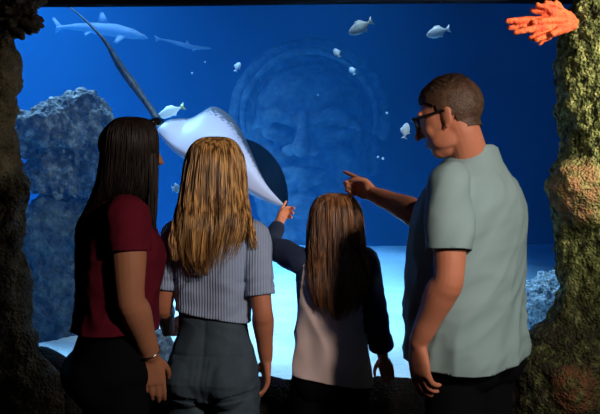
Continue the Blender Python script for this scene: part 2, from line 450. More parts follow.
def hand(mb, wrist, d, n, t, k=1.0, curls=(0.5, 0.6, 0.7, 0.8), thumb=0.4, spread=0.0):
    d = d.normalized(); t = (t - d*t.dot(d)).normalized(); n2 = d.cross(t)
    n = n2 if n2.dot(n) > 0 else -n2
    rings = []
    for (a, w_, h_) in ((-0.02, 0.025, 0.019), (0.0, 0.026, 0.018), (0.025, 0.034, 0.0165), (0.055, 0.041, 0.0145), (0.08, 0.041, 0.012), (0.094, 0.037, 0.009)):
        c = wrist + d*a*k - n*0.002*k
        rings.append([c + (t*math.copysign(abs(math.cos(q))**0.75, math.cos(q))*w_ + n*math.copysign(abs(math.sin(q))**0.9, math.sin(q))*h_)*k for q in [2*math.pi*j/18 for j in range(18)]])
    mb.loft(rings)
    mb.ell(wrist + (d*0.030 + t*0.020 + n*0.010)*k, (0.017*k, 0.017*k, 0.020*k))
    offs = (0.0305, 0.0105, -0.0105, -0.0300); lens = (0.074, 0.082, 0.076, 0.060); back = (0.004, 0.0, 0.003, 0.010)
    for i in range(4):
        b = wrist + (d*(0.072 - back[i]) + t*offs[i])*k; p = [b]; a = 0.0
        sp = t*offs[i]*spread*4
        p.append(wrist + (d*(0.092 - back[i]) + t*offs[i])*k)
        for frac, ca in ((0.46, 0.75), (0.30, 1.0), (0.24, 0.7)):
            a += curls[i]*ca
            dd = (d + sp).normalized()*math.cos(a) + n*math.sin(a)
            p.append(p[-1] + dd*lens[i]*frac*k)
        mb.tube(p, [0.0095*k, 0.0096*k, 0.0088*k, 0.0080*k, 0.0068*k], n=12, sub=4)
    p = [wrist + (d*0.015 + t*0.018)*k]
    p.append(wrist + (d*0.038 + t*0.040 + n*0.012)*k)
    d1 = (d*0.80 + t*(0.55 - 0.6*thumb) + n*(0.25 + 0.6*thumb)).normalized()
    d2 = (d*0.90 + t*(0.25 - 0.9*thumb) + n*(0.25 + 0.9*thumb)).normalized()
    p.append(p[-1] + d1*0.034*k); p.append(p[-1] + d2*0.027*k)
    mb.tube(p, [0.0145*k, 0.0118*k, 0.0102*k, 0.0080*k], n=12, sub=4)

TORSO_M = [(0.80, .10, .07, .09), (0.86, .165, .10, .13), (0.95, .160, .11, .12), (1.05, .150, .115, .10), (1.18, .158, .12, .105), (1.30, .172, .12, .115), (1.38, .165, .095, .105), (1.44, .115, .062, .078), (1.485, .058, .055, .060)]
TORSO_F = [(0.80, .10, .07, .10), (0.87, .160, .095, .135), (0.95, .150, .10, .105), (1.06, .118, .085, .08), (1.18, .128, .10, .085), (1.28, .140, .125, .10), (1.37, .140, .085, .095), (1.43, .095, .055, .07), (1.475, .048, .045, .050)]

class Fig:
    """joints of one figure. hip, neck: xy centres of the pelvis and of the neck root"""
    def __init__(s, sz, hip, neck, phi, table, wid=1.0, dep=1.0):
        s.k = sz/1.405; s.hip = Vector(hip); s.neck = Vector(neck); s.f = Vector((math.sin(phi), math.cos(phi), 0)); s.r = Vector((math.cos(phi), -math.sin(phi), 0))
        s.table = table; s.wid = wid; s.dep = dep
    def centre(s, z):
        t = (z/s.k - 0.86)/(1.44 - 0.86); t = max(-0.2, min(1.1, t))
        p = s.hip.lerp(s.neck, t); return Vector((p.x, p.y, z))
    def ring(s, z, lat, fr, bk, n=40, ex=2.5, twist=0.0):
        c = s.centre(z); out = []
        for j in range(n):
            a = 2*math.pi*j/n; ca, sa = math.cos(a), math.sin(a)
            ca2 = math.copysign(abs(ca)**(2/ex), ca); sa2 = math.copysign(abs(sa)**(2/ex), sa)
            out.append(c + s.r*lat*ca2 + s.f*(fr if sa > 0 else bk)*sa2)
        return out
    def loft(s, mb, table, grow=0.0, sub=4):
        T = [[q for q in row] for row in table]; rows = []
        for i in range(len(T) - 1):
            p0 = T[max(i-1, 0)]; p1 = T[i]; p2 = T[i+1]; p3 = T[min(i+2, len(T)-1)]
            for q in range(sub):
                t = q/sub
                rows.append([0.5*((2*b) + (c-a)*t + (2*a-5*b+4*c-d)*t*t + (-a+3*b-3*c+d)*t**3) for a, b, c, d in zip(p0, p1, p2, p3)])
        rows.append(T[-1])
        mb.loft([s.ring(z*s.k, (l*s.wid)*s.k + grow, f*s.k*s.dep + grow, b*s.k*s.dep + grow) for z, l, f, b in rows])
    def sho(s, side, dz=0.0, lat=0.172): return s.centre(1.405*s.k) + s.r*side*lat*s.wid*s.k + UP*dz
    def leg(s, side):
        k = s.k; h = s.centre(0.86*k) + s.r*side*0.085*k*s.wid; base = s.centre(0.86*k)
        return [h, Vector((h.x, h.y, 0.66*k)) + s.f*0.005, Vector((h.x, h.y, 0.47*k)) + s.f*0.01, Vector((h.x, h.y, 0.33*k)) - s.f*0.012, Vector((h.x, h.y, 0.09*k)) - s.f*0.02]

def body(fig, c, hf, hs, arms, hands, arm_r=1.0, hup=UP, voxel=0.0042, nose=1.0, neck_r=0.052):
    mb = MB(); k = fig.k
    fig.loft(mb, fig.table)
    W_, M = head_parts(mb, c, hf, hup, hs, nose)
    nb = fig.centre(1.43*k)
    mb.tube([nb, nb.lerp(W_(0, -0.030, -0.075), 0.5) - fig.f*0.004, W_(0, -0.026, -0.055), W_(0, -0.02, -0.01)], [neck_r*1.02*k**.5, neck_r*k**.5, neck_r*0.98*k**.5, neck_r*0.9*k**.5], n=20, sub=5)
    for side, a in arms.items():
        sh, el, wr = a
        nk = fig.centre(1.425*k) + fig.r*side*0.05*k
        mb.tube([nk - UP*0.03, sh.lerp(nk, 0.25) - UP*0.012, sh - UP*0.004], [0.034*k, 0.042*k, 0.047*k*arm_r], n=16, sub=4)
        mb.tube([sh, sh.lerp(el, 0.35), el, el.lerp(wr, 0.25), el.lerp(wr, 0.7), wr], [0.050*k*arm_r, 0.049*k*arm_r, 0.039*k*arm_r, 0.043*k*arm_r, 0.032*k*arm_r, 0.0255*k*arm_r], n=18, sub=5)
        hand(mb, wr, **hands[side])
    for side in (-1, 1):
        L_ = fig.leg(side); mb.tube(L_, [0.085*k, 0.075*k, 0.055*k, 0.056*k, 0.038*k], n=16, sub=4)
        ft = L_[-1]; mb.tube([Vector((ft.x, ft.y, 0.055*k)) - fig.f*0.02, Vector((ft.x, ft.y, 0.045*k)) + fig.f*0.07*k, Vector((ft.x, ft.y, 0.03*k)) + fig.f*0.15*k], [0.036*k, 0.034*k, 0.022*k], n=12, sub=4)
    me = remesh(mb, voxel, 4, 0.5)
    face_sculpt(me, W_, M, hs)
    return me, W_, M

def cut(me, co, no, region=None):
    bm = bmesh.new(); bm.from_mesh(me)
    fs = [f for f in bm.faces if region is None or region(f.calc_center_median())]
    g = set(fs)
    for f in fs: g.update(f.verts); g.update(f.edges)
    bmesh.ops.bisect_plane(bm, geom=list(g), dist=1e-5, plane_co=co, plane_no=no, clear_outer=True, clear_inner=False)
    bm.to_mesh(me); bm.free(); me.update()

def folds(p, a, dirv, freq, stretch, seed=0.0):
    """long soft creases running along dirv"""
    d = dirv.normalized(); q = p + d*p.dot(d)*(stretch - 1.0)
    n = noise.noise(q*freq + Vector((seed, seed*2, -seed)))
    return a*(1 - 2*abs(n)) - a*0.5

def shirt(name, fig, table, sleeves, grow, hem, hem_n, neck, neck_n, m, parent, origin, wr=None, voxel=0.008, thick=0.004, paint=None):
    """sleeves: list of (points, radii, n_cut or None)"""
    mb = MB(); fig.loft(mb, table, grow)
    for pts, rad in sleeves:
        sh, up_ = Vector(pts[1]), Vector(pts[2])
        mb.tube([Vector(pts[0]) - UP*0.018, sh.lerp(Vector(pts[0]), 0.3) - UP*0.004, sh, sh.lerp(up_, 0.45)], [0.040, rad[1]*0.80, rad[1]*0.93, rad[1]*0.85], n=20, sub=5)
    me = remesh(mb, voxel, 6, 0.5)
    if wr: displace(me, wr)
    cut(me, hem, hem_n, lambda q: q.z < hem.z + 0.1)
    cut(me, neck, neck_n, lambda q: (q - neck).length < 0.14)
    o = link(name, me, [m, paint] if paint else m, parent)
    if paint:
        for q in o.data.polygons:
            w_ = q.center + parent.location; u_ = abs((w_ - fig.centre(w_.z)).dot(fig.r))
            if w_.z > 1.08*fig.k and u_ > (0.128 - 0.10*(w_.z/fig.k - 1.30))*fig.k: q.material_index = 1
    sd = o.modifiers.new('thickness', 'SOLIDIFY'); sd.thickness = thick; sd.offset = -1
    for pts, rad in sleeves:
        sb = MB(); p2 = [Vector(q) for q in pts]; p2[0] = p2[1].lerp(p2[0], 0.50 if paint else 0.22) - UP*0.010; r2_ = list(rad); r2_[0] = rad[1]*(0.92 if paint else 0.80); p2[1] = p2[1] - UP*0.008
        sb.tube(p2, r2_, n=24, sub=6); sm = remesh(sb, voxel, 4, 0.5)
        if wr: displace(sm, lambda p, n: wr(p, n)*0.9)
        d = (p2[-1] - p2[-2]).normalized(); co = p2[-1] - d*0.004
        cut(sm, co, d, lambda q: (q - co).length < rad[-1]*2.2)
        so = link('sleeve', sm, paint or m, o)
        if paint: so['label'] = 'navy blue sleeve'
        sd = so.modifiers.new('thickness', 'SOLIDIFY'); sd.thickness = thick; sd.offset = -1
    return o

def trousers(name, fig, m, parent, grow=0.012, waist=1.0, fn=None, butt=1.0, leg_r=1.0, voxel=0.007):
    mb = MB(); k = fig.k
    T = [r_ for r_ in fig.table if r_[0] <= 1.19]
    fig.loft(mb, T, grow)
    for side in (-1, 1):
        L_ = fig.leg(side); L_[-1] = L_[-1] - UP*0.03*k
        mb.tube(L_, [0.092*k*leg_r, 0.086*k*leg_r, 0.066*k*leg_r, 0.066*k*leg_r, 0.058*k*leg_r], n=20, sub=5)
        b = fig.centre(0.865*k) + fig.r*side*0.075*k*fig.wid - fig.f*0.062*k*fig.dep
        mb.ell(b, (0.080*k*butt*fig.wid, 0.080*k*butt, 0.092*k*butt))
    me = remesh(mb, voxel, 4, 0.5)
    if fn: displace(me, fn)
    cut(me, Vector((0, 0, waist)), Vector((0, 0, 1)))
    o = link(name, me, m, parent)
    sd = o.modifiers.new('thickness', 'SOLIDIFY'); sd.thickness = 0.003; sd.offset = -1
    return o

def shoes(fig, m, parent):
    k = fig.k
    for side in (-1, 1):
        ft = fig.leg(side)[-1]; mb = MB(); rings = []
        for (a, w_, h_) in ((-0.075, .02, .04), (-0.06, .034, .075), (0.0, .040, .085), (0.07, .046, .062), (0.14, .046, .045), (0.18, .034, .034), (0.195, .015, .022)):
            c = Vector((ft.x, ft.y, 0.004)) + fig.f*a*k
            rings.append([c + fig.r*w_*k*math.copysign(abs(math.cos(q))**.7, math.cos(q)) + UP*h_*k*(0.5 + 0.5*math.copysign(abs(math.sin(q))**.7, math.sin(q))) for q in [2*math.pi*j/20 for j in range(20)]])
        mb.loft(rings); link('shoe', mb, m, parent)

class Env:
    """hair envelope: levels (z, cx, cy, rx, ry)"""
    def __init__(s, levels): s.L = levels
    def at(s, t):
        n = len(s.L) - 1; u = max(0, min(n - 1e-6, t*n)); i = int(u); q = u - i
        a = s.L[max(i-1, 0)]; b = s.L[i]; c = s.L[i+1]; d = s.L[min(i+2, n)]
        return [0.5*((2*y) + (z-x)*q + (2*x-5*y+4*z-w)*q*q + (-x+3*y-3*z+w)*q**3) for x, y, z, w in zip(a, b, c, d)]

def px_env(rows, Y, ry, dy):
    """rows: (py, xl, xr); ry/dy functions of the row index"""
    out = []
    for i, (py, xl, xr) in enumerate(rows):
        y = Y + dy[i]; a = P(xl, py, y); b = P(xr, py, y)
        out.append((a.z, (a.x + b.x)/2, y, (b.x - a.x)/2, ry[i]))
    return out

def strands(mb, env, n, rad, r, phi=(0, 2*math.pi), rho=(0.93, 1.02), t0=0.02, t1=(0.8, 1.0), wav=0.006, seg=16, cl=0, sides=4, tfn=None):
    cols = []
    clumps = [(r.uniform(*phi), r.uniform(-.06, .06), r.random()*6.28) for _ in range(cl)] if cl else None
    for _ in range(n):
        if clumps:
            c = r.choice(clumps); ph = c[0] + r.gauss(0, 0.05); tw = c[1]; pz = c[2]
        else: ph = r.uniform(*phi); tw = r.uniform(-.08, .08); pz = r.random()*6.28
        rh = r.uniform(*rho); te = r.uniform(*t1) if tfn is None else tfn(ph, r); pts = []; rr = []
        for i in range(seg + 1):
            q = i/seg; t = t0 + (te - t0)*q
            z, cx, cy, rx, ry = env.at(t)
            a = ph + tw*q + 0.03*math.sin(q*5 + pz)
            w_ = wav*q*math.sin(q*9 + pz)
            pts.append(Vector((cx + (rx*rh + w_)*math.cos(a), cy + (ry*rh + w_)*math.sin(a), z)))
            rr.append(rad*(0.75 + 0.5*math.sin(math.pi*min(1, q*1.2))) * (1 - 0.75*max(0, q - 0.72)/0.28))
        mb.tube(pts, rr, n=sides, sub=1, round_end=False)

def cap(mb, env, scale=0.95, t0=0.0, t1=0.85, n=40, m=30):
    rings = []
    for i in range(m + 1):
        z, cx, cy, rx, ry = env.at(t0 + (t1 - t0)*i/m)
        rings.append([Vector((cx + rx*scale*math.cos(2*math.pi*j/n), cy + ry*scale*math.sin(2*math.pi*j/n), z)) for j in range(n)])
    mb.loft(rings)

def hair_mat(name, c1, c2, rough=0.38, spec=0.6):
    m = mat(name, c1, rough, c2, 18, (5, 5, 0.25), spec=spec, ramp=(0.38, 0.62), detail=3.0)
    return m

m_skin = mat('skin', (0.49, 0.175, 0.098), 0.55, (0.55, 0.21, 0.12), 12, sss=0.12, spec=0.3, bump=0.08, bscale=150, bdist=0.002)
m_skin_tan = mat('tan_skin', (0.38, 0.155, 0.08), 0.55, (0.43, 0.18, 0.10), 12, sss=0.10, spec=0.3, bump=0.08, bscale=150, bdist=0.002)
m_black = mat('black_cloth', (0.004, 0.004, 0.005), 0.95, spec=0.08, bump=0.15, bscale=400, bdist=0.001)
m_shoe = mat('dark_shoe', (0.02, 0.02, 0.022), 0.6)
m_frame = mat('black_plastic', (0.008, 0.008, 0.009), 0.25)
m_lens = m_glass

# ---- the man -------------------------------------------------------
def spectacles(W_, s, parent, m, tint=None):
    mb = MB()
    for sx in (-1, 1):
        loop = [W_(sx*(0.034 + 0.026*math.cos(q)), 0.104 - 0.010*abs(math.cos(q)) , 0.010 + 0.020*math.copysign(abs(math.sin(q))**0.7, math.sin(q))) for q in [2*math.pi*j/22 for j in range(23)]]
        mb.tube(loop, 0.0034*s, n=8, sub=1, round_end=False)
        mb.tube([W_(sx*0.060, 0.096, 0.018), W_(sx*0.074, 0.090, 0.018), W_(sx*0.0785, 0.03, 0.016), W_(sx*0.080, -0.005, 0.014), W_(sx*0.080, -0.022, -0.004)], [0.0048*s, 0.0055*s, 0.0042*s, 0.0038*s, 0.003*s], n=8, sub=5)
    mb.tube([W_(-0.010, 0.106, 0.014), W_(0, 0.109, 0.017), W_(0.010, 0.106, 0.014)], 0.003*s, n=8, sub=4)
    g = link('spectacles', mb, m, parent)
    for sx in (-1, 1):
        ml = MB(); rings = []
        for dy in (0.0, 0.002):
            rings.append([W_(sx*(0.034 + 0.025*math.cos(q)), 0.103 + dy - 0.010*abs(math.cos(q)), 0.010 + 0.019*math.copysign(abs(math.sin(q))**0.7, math.sin(q))) for q in [2*math.pi*j/22 for j in range(22)]])
        ml.loft(rings); link('lens', ml, m_lens, g)
    return g

mphi = R(-50)
TORSO_MAN = [(z, l, f, b*0.80 if z < 1.0 else b) for z, l, f, b in TORSO_M]
man = Fig(1.475, (0.545, 2.72), (0.535, 2.655), mphi, TORSO_MAN, 1.08, 1.08)
hc = P(449, 118, 2.60)
hf = Vector((math.sin(R(-66)), math.cos(R(-66)), -0.30)).normalized(); hu = Vector((-0.10, 0.05, 1)).normalized()
msh = {-1: P(449, 184, 2.50), 1: Vector((0.655, 2.80, 1.450))}
arms = {-1: (msh[-1], P(449, 276, 2.46), P(418, 343, 2.55)),
        1: (msh[1], Vector((0.425, 2.985, 1.372)), P(374, 194.5, 3.14))}
wr = arms[1][2]; tip = P(343, 178.5, 3.25)
mf = man.f
hands = {-1: dict(d=Vector((0.08, 0.0, -1)), n=Vector((0.85, 0.25, 0.1)), t=Vector((-0.5, 0.75, -0.1)), k=1.08, curls=(0.28, 0.42, 0.50, 0.55), thumb=0.35),
         1: dict(d=(tip - wr), n=Vector((-0.6, -0.75, -0.25)), t=Vector((-0.05, -0.25, 1)), k=1.0, curls=(0.04, 1.15, 1.25, 1.3), thumb=0.75)}
me, W_, M = body(man, hc, hf, 0.97, arms, hands, 1.08, hu, nose=1.0, neck_r=0.056)
person = link('person', me, m_skin, origin=(man.hip.x, man.hip.y, 0))
tag(person, 'man in glasses and grey-green t-shirt pointing at the tank, beside the right pillar', 'person')
MW, MM = W_, M
# t-shirt
m_tee = mat('grey_green_cotton', (0.235, 0.335, 0.340), 0.9, (0.255, 0.355, 0.36), 4, bump=0.12, bscale=500, spec=0.12, bdist=0.001)
TS = [(0.84, .192, .150, .138), (0.88, .192, .152, .138), (0.95, .188, .160, .130), (1.05, .180, .165, .120), (1.18, .176, .155, .122), (1.30, .176, .135, .126), (1.375, .160, .100, .116), (1.425, .120, .070, .092), (1.463, .084, .064, .074), (1.495, .064, .058, .064), (1.54, .056, .050, .054)]
a = arms[-1]; b = arms[1]
nk = man.centre(1.43*man.k)
slL = ([nk + man.r*-0.06, a[0] + UP*0.006, a[0].lerp(a[1], 0.35), a[0].lerp(a[1], 0.74)], [0.062, 0.068, 0.070, 0.068])
slR = ([nk + man.r*0.06, b[0] + UP*0.006, b[0].lerp(b[1], 0.35), b[0].lerp(b[1], 0.74)], [0.060, 0.070, 0.069, 0.068])
def wr_man(p, n):
    hz = max(0.0, min(1.0, (1.30 - p.z)/0.25))
    side = (p - man.centre(p.z)).dot(man.f)
    d = folds(p, 0.009*(0.35 + 0.65*hz), Vector((0.55, 0.2, 0.85)), 13, 0.22, 1.0)
    d += folds(p, 0.007*(0.4 + 0.6*hz), Vector((0.9, 0.2, 0.45)), 16, 0.25, 4.0)*0.8
    # creases running from the arm pit
    pit = a[0] - UP*0.10 + man.f*-0.06
    q = p - pit; dist = q.length
    if dist < 0.20:
        d += 0.010*math.sin(52*(q.x*0.75 + q.z*-0.55))*math.exp(-(dist/0.12)**2)
    return d
hemz = man.centre(0.0); hem = Vector((0.50, 2.50, 0.897))
t_ = shirt('t_shirt', man, TS, [slL, slR], 0.008, hem, Vector((0.0, 0.17, -1)).normalized(), man.centre(1.490*man.k) + man.f*0.0, (UP + man.f*0.30).normalized(), m_tee, person, None, wr_man)
# collar rib
loop = []
ring_c = man.centre(1.485*man.k)
for j in range(41):
    q = 2*math.pi*j/40
    loop.append(ring_c + man.r*0.0715*math.cos(q) + man.f*(0.068*math.sin(q)) + UP*(-0.30*0.07*math.sin(q) + 0.004))
mb = MB(); mb.tube(loop, 0.0085, n=8, sub=1, round_end=False, flat=1.0); link('collar', mb, m_tee, t_)
trousers('trousers', man, m_black, person, 0.010, 0.97, butt=0.80)
shoes(man, m_shoe, person)
spectacles(W_, 0.97, person, m_frame)
# short hair
m_mhair = mat('short_brown_hair', (0.045, 0.022, 0.012), 0.5, (0.10, 0.05, 0.028), 60, bump=0.4, bscale=200, spec=0.4)
mb = MB(); r2 = random.Random(11)
def scalp(u, v, g=0.0):
    """u: angle from the front, v: 0 nape .. 1 crown"""
    el = -1.25 + v*(math.pi/2 + 1.25); a = 0.0765 + g; bb = 0.0975 + g; cc = 0.0880 + g
    ce = max(math.cos(el), 0.74) if el < 0 else math.cos(el)
    return Vector((a*ce*math.sin(u), -0.018 + bb*ce*math.cos(u), 0.032 + cc*math.sin(el)))
def hair_ok(p):
    x, y, z = p
    line = 0.060 if y > 0.045 else (0.015 if y > 0.008 else (-0.008 if y > -0.03 else -0.082))
    if y > 0.02: line = 0.030 + (y - 0.02)*1.0
    return z > line
for _ in range(6500):
    u = r2.uniform(-math.pi, math.pi); v = math.asin(r2.random()**1.0)/(math.pi/2)
    v = r2.random()**0.8
    p = scalp(u, v)
    if not hair_ok(p): continue
    nrm = Vector((p.x/0.0765**2, (p.y + 0.018)/0.0975**2, (p.z - 0.032)/0.088**2)).normalized()
    topn = max(0.0, min(1.0, (p.z - 0.055)/0.04))
    ln = 0.006 + 0.020*topn
    flow = Vector((0.15*r2.uniform(-1, 1), 0.9*topn, -1 + 1.1*topn)); flow = (flow - nrm*flow.dot(nrm)).normalized()
    d = (flow + nrm*(0.35 + 0.45*topn) + Vector((r2.gauss(0, .2), r2.gauss(0, .2), r2.gauss(0, .15)))).normalized()
    q0 = p*1.0 - nrm*0.002; q1 = q0 + d*ln*0.55; q2 = q1 + (d*0.8 + flow*0.5).normalized()*ln*0.45
    mb.tube([W_(*q0), W_(*q1), W_(*q2)], [0.0013, 0.0011, 0.0004], n=3, sub=1, round_end=False)
# scalp layer
mc = MB(); nu_, nv_ = 60, 34; vs = []; fs = []
for j in range(nv_ + 1):
    for i in range(nu_):
        vs.append(scalp(2*math.pi*i/nu_, j/nv_, 0.002 + 0.006*(j/nv_)))
for j in range(nv_):
    for i in range(nu_):
        q = (j*nu_ + i, j*nu_ + (i+1) % nu_, (j+1)*nu_ + (i+1) % nu_, (j+1)*nu_ + i)
        if all(hair_ok(vs[x]) for x in q): fs.append(q)
mb.add([W_(*x) for x in vs], fs)
link('hair', mb, m_mhair, person)

# ---- the woman -----------------------------------------------------
wphi = R(64)
wom = Fig(1.375, (-0.605, 2.77), (-0.590, 2.74), wphi, TORSO_F, 1.10, 1.12)
hc = P(130.5, 154, 2.72)
hf = Vector((math.sin(R(60)), math.cos(R(60)), 0.02))
wsh = {1: P(128, 217, 2.58), -1: wom.sho(-1)}
arms = {1: (wsh[1], P(130, 297, 2.57), P(151, 356, 2.66)), -1: (wsh[-1], wsh[-1] + Vector((-0.01, 0.03, -0.28)), wsh[-1] + Vector((0.01, 0.07, -0.52)))}
hands = {1: dict(d=Vector((0.10, 0.05, -1)), n=Vector((-0.2, 0.9, 0)), t=Vector((0.9, 0.25, 0)), k=0.96, curls=(0.25, 0.32, 0.36, 0.42), thumb=0.3),
         -1: dict(d=Vector((0.1, 0.1, -1)), n=Vector((0.1, -1, 0)), t=Vector((0.9, 0.2, 0)), k=0.9)}
me, W_, M = body(wom, hc, hf, 0.92, arms, hands, 1.16, nose=0.98, neck_r=0.048)
person = link('person', me, m_skin_tan, origin=(wom.hip.x, wom.hip.y, 0))
tag(person, 'dark haired woman in a dark red t-shirt, turned towards the ray', 'person')
m_red = mat('dark_red_cotton', (0.105, 0.006, 0.016), 0.9, (0.125, 0.008, 0.020), 6, bump=0.15, bscale=400, spec=0.12, bdist=0.001)
TW = [(0.89, .168, .110, .135), (0.95, .166, .112, .130), (1.06, .150, .112, .110), (1.18, .150, .118, .105), (1.28, .152, .132, .108), (1.37, .150, .095, .102), (1.43, .108, .062, .078), (1.47, .066, .055, .060), (1.51, .055, .048, .052)]
a, b = arms[1], arms[-1]; nk = wom.centre(1.42*wom.k)
s1 = ([nk + wom.r*0.05, a[0] + UP*0.006, a[0].lerp(a[1], 0.3), a[0].lerp(a[1], 0.42)], [0.058, 0.069, 0.068, 0.065])
s1[0][-1] = a[0].lerp(a[1], 0.44)
s2 = ([nk - wom.r*0.05, b[0] + UP*0.006, b[0].lerp(b[1], 0.3), b[0].lerp(b[1], 0.48)], [0.055, 0.060, 0.060, 0.058])
shirt('t_shirt', wom, TW, [s1, s2], 0.006, Vector((-0.6, 2.75, P(0, 330, 2.75).z)), Vector((0.05, 0, -1)).normalized(), wom.centre(1.475*wom.k), (UP + wom.f*0.35).normalized(), m_red, person, None,
      lambda p, n: folds(p, 0.007, Vector((0.3, 0.3, 0.9)), 15, 0.3, 2.0) + folds(p, 0.004, Vector((1, 0.3, 0.2)), 20, 0.3, 5.0))
trousers('trousers', wom, m_black, person, 0.012, 1.06, butt=1.06)
shoes(wom, m_shoe, person)
m_whair = hair_mat('dark_brown_hair', (0.009, 0.005, 0.004), (0.024, 0.013, 0.010), 0.5, 0.35)
mb = MB(); r2 = random.Random(21)
ew = Env(px_env([(117.5, 125, 137), (119, 118, 146), (123, 112, 152), (132, 106, 156), (146, 103, 157), (165, 101, 156.5), (182, 98, 156), (200, 92, 154), (212, 88, 151)], 2.70,
                [0.02, 0.05, 0.075, 0.095, 0.10, 0.098, 0.095, 0.09, 0.085], [0, 0, 0, 0, 0, 0.01, 0.015, 0.02, 0.03]))
cap(mb, ew, 0.95, 0, 0.92)
strands(mb, ew, 2200, 0.0016, r2, rho=(0.94, 1.02), t1=(0.82, 1.0), wav=0.005)
eb = Env(px_env([(165, 101, 128), (185, 96, 122), (205, 88, 116), (225, 82, 110), (245, 80, 106), (258, 84, 102)], 2.70, [0.06, 0.06, 0.055, 0.05, 0.045, 0.03], [0, 0.01, 0.02, 0.02, 0.02, 0.02]))
strands(mb, eb, 1000, 0.0016, r2, rho=(0.3, 1.02), t1=(0.75, 1.0), wav=0.008)
ef = Env(px_env([(150, 150, 157.5), (170, 149, 157.5), (190, 148, 157), (210, 147, 156), (230, 148, 155.5), (246, 150, 155)], 2.70, [0.05, 0.05, 0.045, 0.04, 0.03, 0.02], [0, 0, 0, 0, 0, 0]))
strands(mb, ef, 400, 0.0015, r2, rho=(0.3, 1.02), t1=(0.8, 1.0), wav=0.005)
link('hair', mb, m_whair, person)
mb = MB()
q = [W_(0.058, 0.062, 0.108), W_(0.030, 0.086, 0.110), W_(0, 0.094, 0.110), W_(-0.030, 0.086, 0.110), W_(-0.058, 0.062, 0.108)]
mb.tube(q, [0.012, 0.017, 0.012, 0.017, 0.012], n=12, sub=5, flat=0.9)
for sx in (-1, 1): mb.tube([W_(sx*0.060, 0.062, 0.108), W_(sx*0.078, 0.0, 0.085), W_(sx*0.080, -0.04, 0.06)], [0.005, 0.004, 0.003], n=8, sub=4)
link('sunglasses', mb, m_frame, person)
m_silver = mat('silver', (0.6, 0.58, 0.55), 0.25, metal=1.0)
def bracelet(name, c, d, rr, tr, m, parent):
    d = d.normalized(); u = d.orthogonal().normalized(); v = d.cross(u); mb = MB()
    mb.tube([c + (u*math.cos(2*math.pi*j/30) + v*math.sin(2*math.pi*j/30))*rr for j in range(31)], tr, n=8, sub=1, round_end=False)
    o = link(name, mb, m, parent); o['label'] = 'thin silver bracelet'; return o
a = arms[1]
bracelet('bracelet', a[1].lerp(a[2], 0.93), a[2] - a[1], 0.0345, 0.0030, m_silver, person)

# ---- the blonde girl -----------------------------------------------
gphi = R(14)
gir = Fig(1.325, (-0.296, 2.88), (-0.290, 2.86), gphi, TORSO_F, 0.98, 0.95)
hc = P(215, 178, 2.88)
hf = Vector((math.sin(R(8)), math.cos(R(8)), 0.05))
gsh = {1: P(254, 236, 2.83), -1: P(176, 236, 2.89)}
arms = {1: (gsh[1], P(262, 308, 2.80), P(266, 360, 2.88)), -1: (gsh[-1], P(163, 304, 2.88), P(168, 330, 3.05))}
hands = {1: dict(d=Vector((-0.03, 0.10, -1)), n=Vector((-0.95, 0.15, 0)), t=Vector((-0.25, 0.9, 0)), k=0.90, curls=(0.30, 0.42, 0.48, 0.55), thumb=0.3),
         -1: dict(d=Vector((0.5, 0.8, 0.1)), n=Vector((0.5, -0.3, -0.6)), t=Vector((0.2, 0.1, 1)), k=0.86)}
me, W_, M = body(gir, hc, hf, 0.92, arms, hands, 0.92, nose=0.98, neck_r=0.045)
person = link('person', me, m_skin, origin=(gir.hip.x, gir.hip.y, 0))
tag(person, 'blonde girl in ribbed grey-blue top and jeans, seen from behind', 'person')
# ribbed knit
m_rib = bpy.data.materials.new('ribbed_grey_blue_knit'); m_rib.use_nodes = True
nt = m_rib.node_tree; N = nt.nodes; L = nt.links; b_ = N['Principled BSDF']; b_.inputs['Roughness'].default_value = 0.9; b_.inputs['Specular IOR Level'].default_value = 0.12
tc = N.new('ShaderNodeTexCoord'); wv = N.new('ShaderNodeTexWave'); wv.wave_type = 'BANDS'; wv.bands_direction = 'X'; wv.inputs['Scale'].default_value = 34; wv.inputs['Distortion'].default_value = 0.6; wv.inputs['Detail'].default_value = 1
L.new(tc.outputs['Object'], wv.inputs['Vector'])
cr = N.new('ShaderNodeValToRGB'); cr.color_ramp.elements[0].color = (0.31, 0.385, 0.57, 1); cr.color_ramp.elements[1].color = (0.37, 0.455, 0.65, 1)
L.new(wv.outputs['Fac'], cr.inputs['Fac']); L.new(cr.outputs[0], b_.inputs['Base Color'])
bp = N.new('ShaderNodeBump'); bp.inputs['Strength'].default_value = 0.6; bp.inputs['Distance'].default_value = 0.003; L.new(wv.outputs['Fac'], bp.inputs['Height']); L.new(bp.outputs[0], b_.inputs['Normal'])
TG = [(0.84, .160, .112, .135), (0.93, .160, .115, .125), (1.00, .142, .108, .108), (1.08, .132, .102, .095), (1.18, .138, .110, .098), (1.28, .148, .130, .105), (1.37, .146, .092, .100), (1.43, .105, .062, .078), (1.47, .064, .054, .058), (1.51, .054, .047, .050)]
a, b = arms[1], arms[-1]; nk = gir.centre(1.42*gir.k)
s1 = ([nk + gir.r*0.05, a[0] + UP*0.004, a[0].lerp(a[1], 0.35), a[0].lerp(a[1], 0.84)], [0.052, 0.055, 0.054, 0.049])
s2 = ([nk - gir.r*0.05, b[0] + UP*0.004, b[0].lerp(b[1], 0.35), b[0].lerp(b[1], 0.80)], [0.052, 0.055, 0.054, 0.049])
shirt('ribbed_top', gir, TG, [s1, s2], 0.004, Vector((-0.30, 2.86, P(0, 318, 2.8).z)), Vector((-0.16, 0, -1)).normalized(), gir.centre(1.475*gir.k), (UP + gir.f*0.35).normalized(), m_rib, person, None,
      lambda p, n: folds(p, 0.006, Vector((0.8, 0.2, 0.5)), 16, 0.3, 3.0) + (folds(p, 0.008, Vector((1, 0, 0.15)), 22, 0.25, 7.0) if p.z < 1.16 else 0))
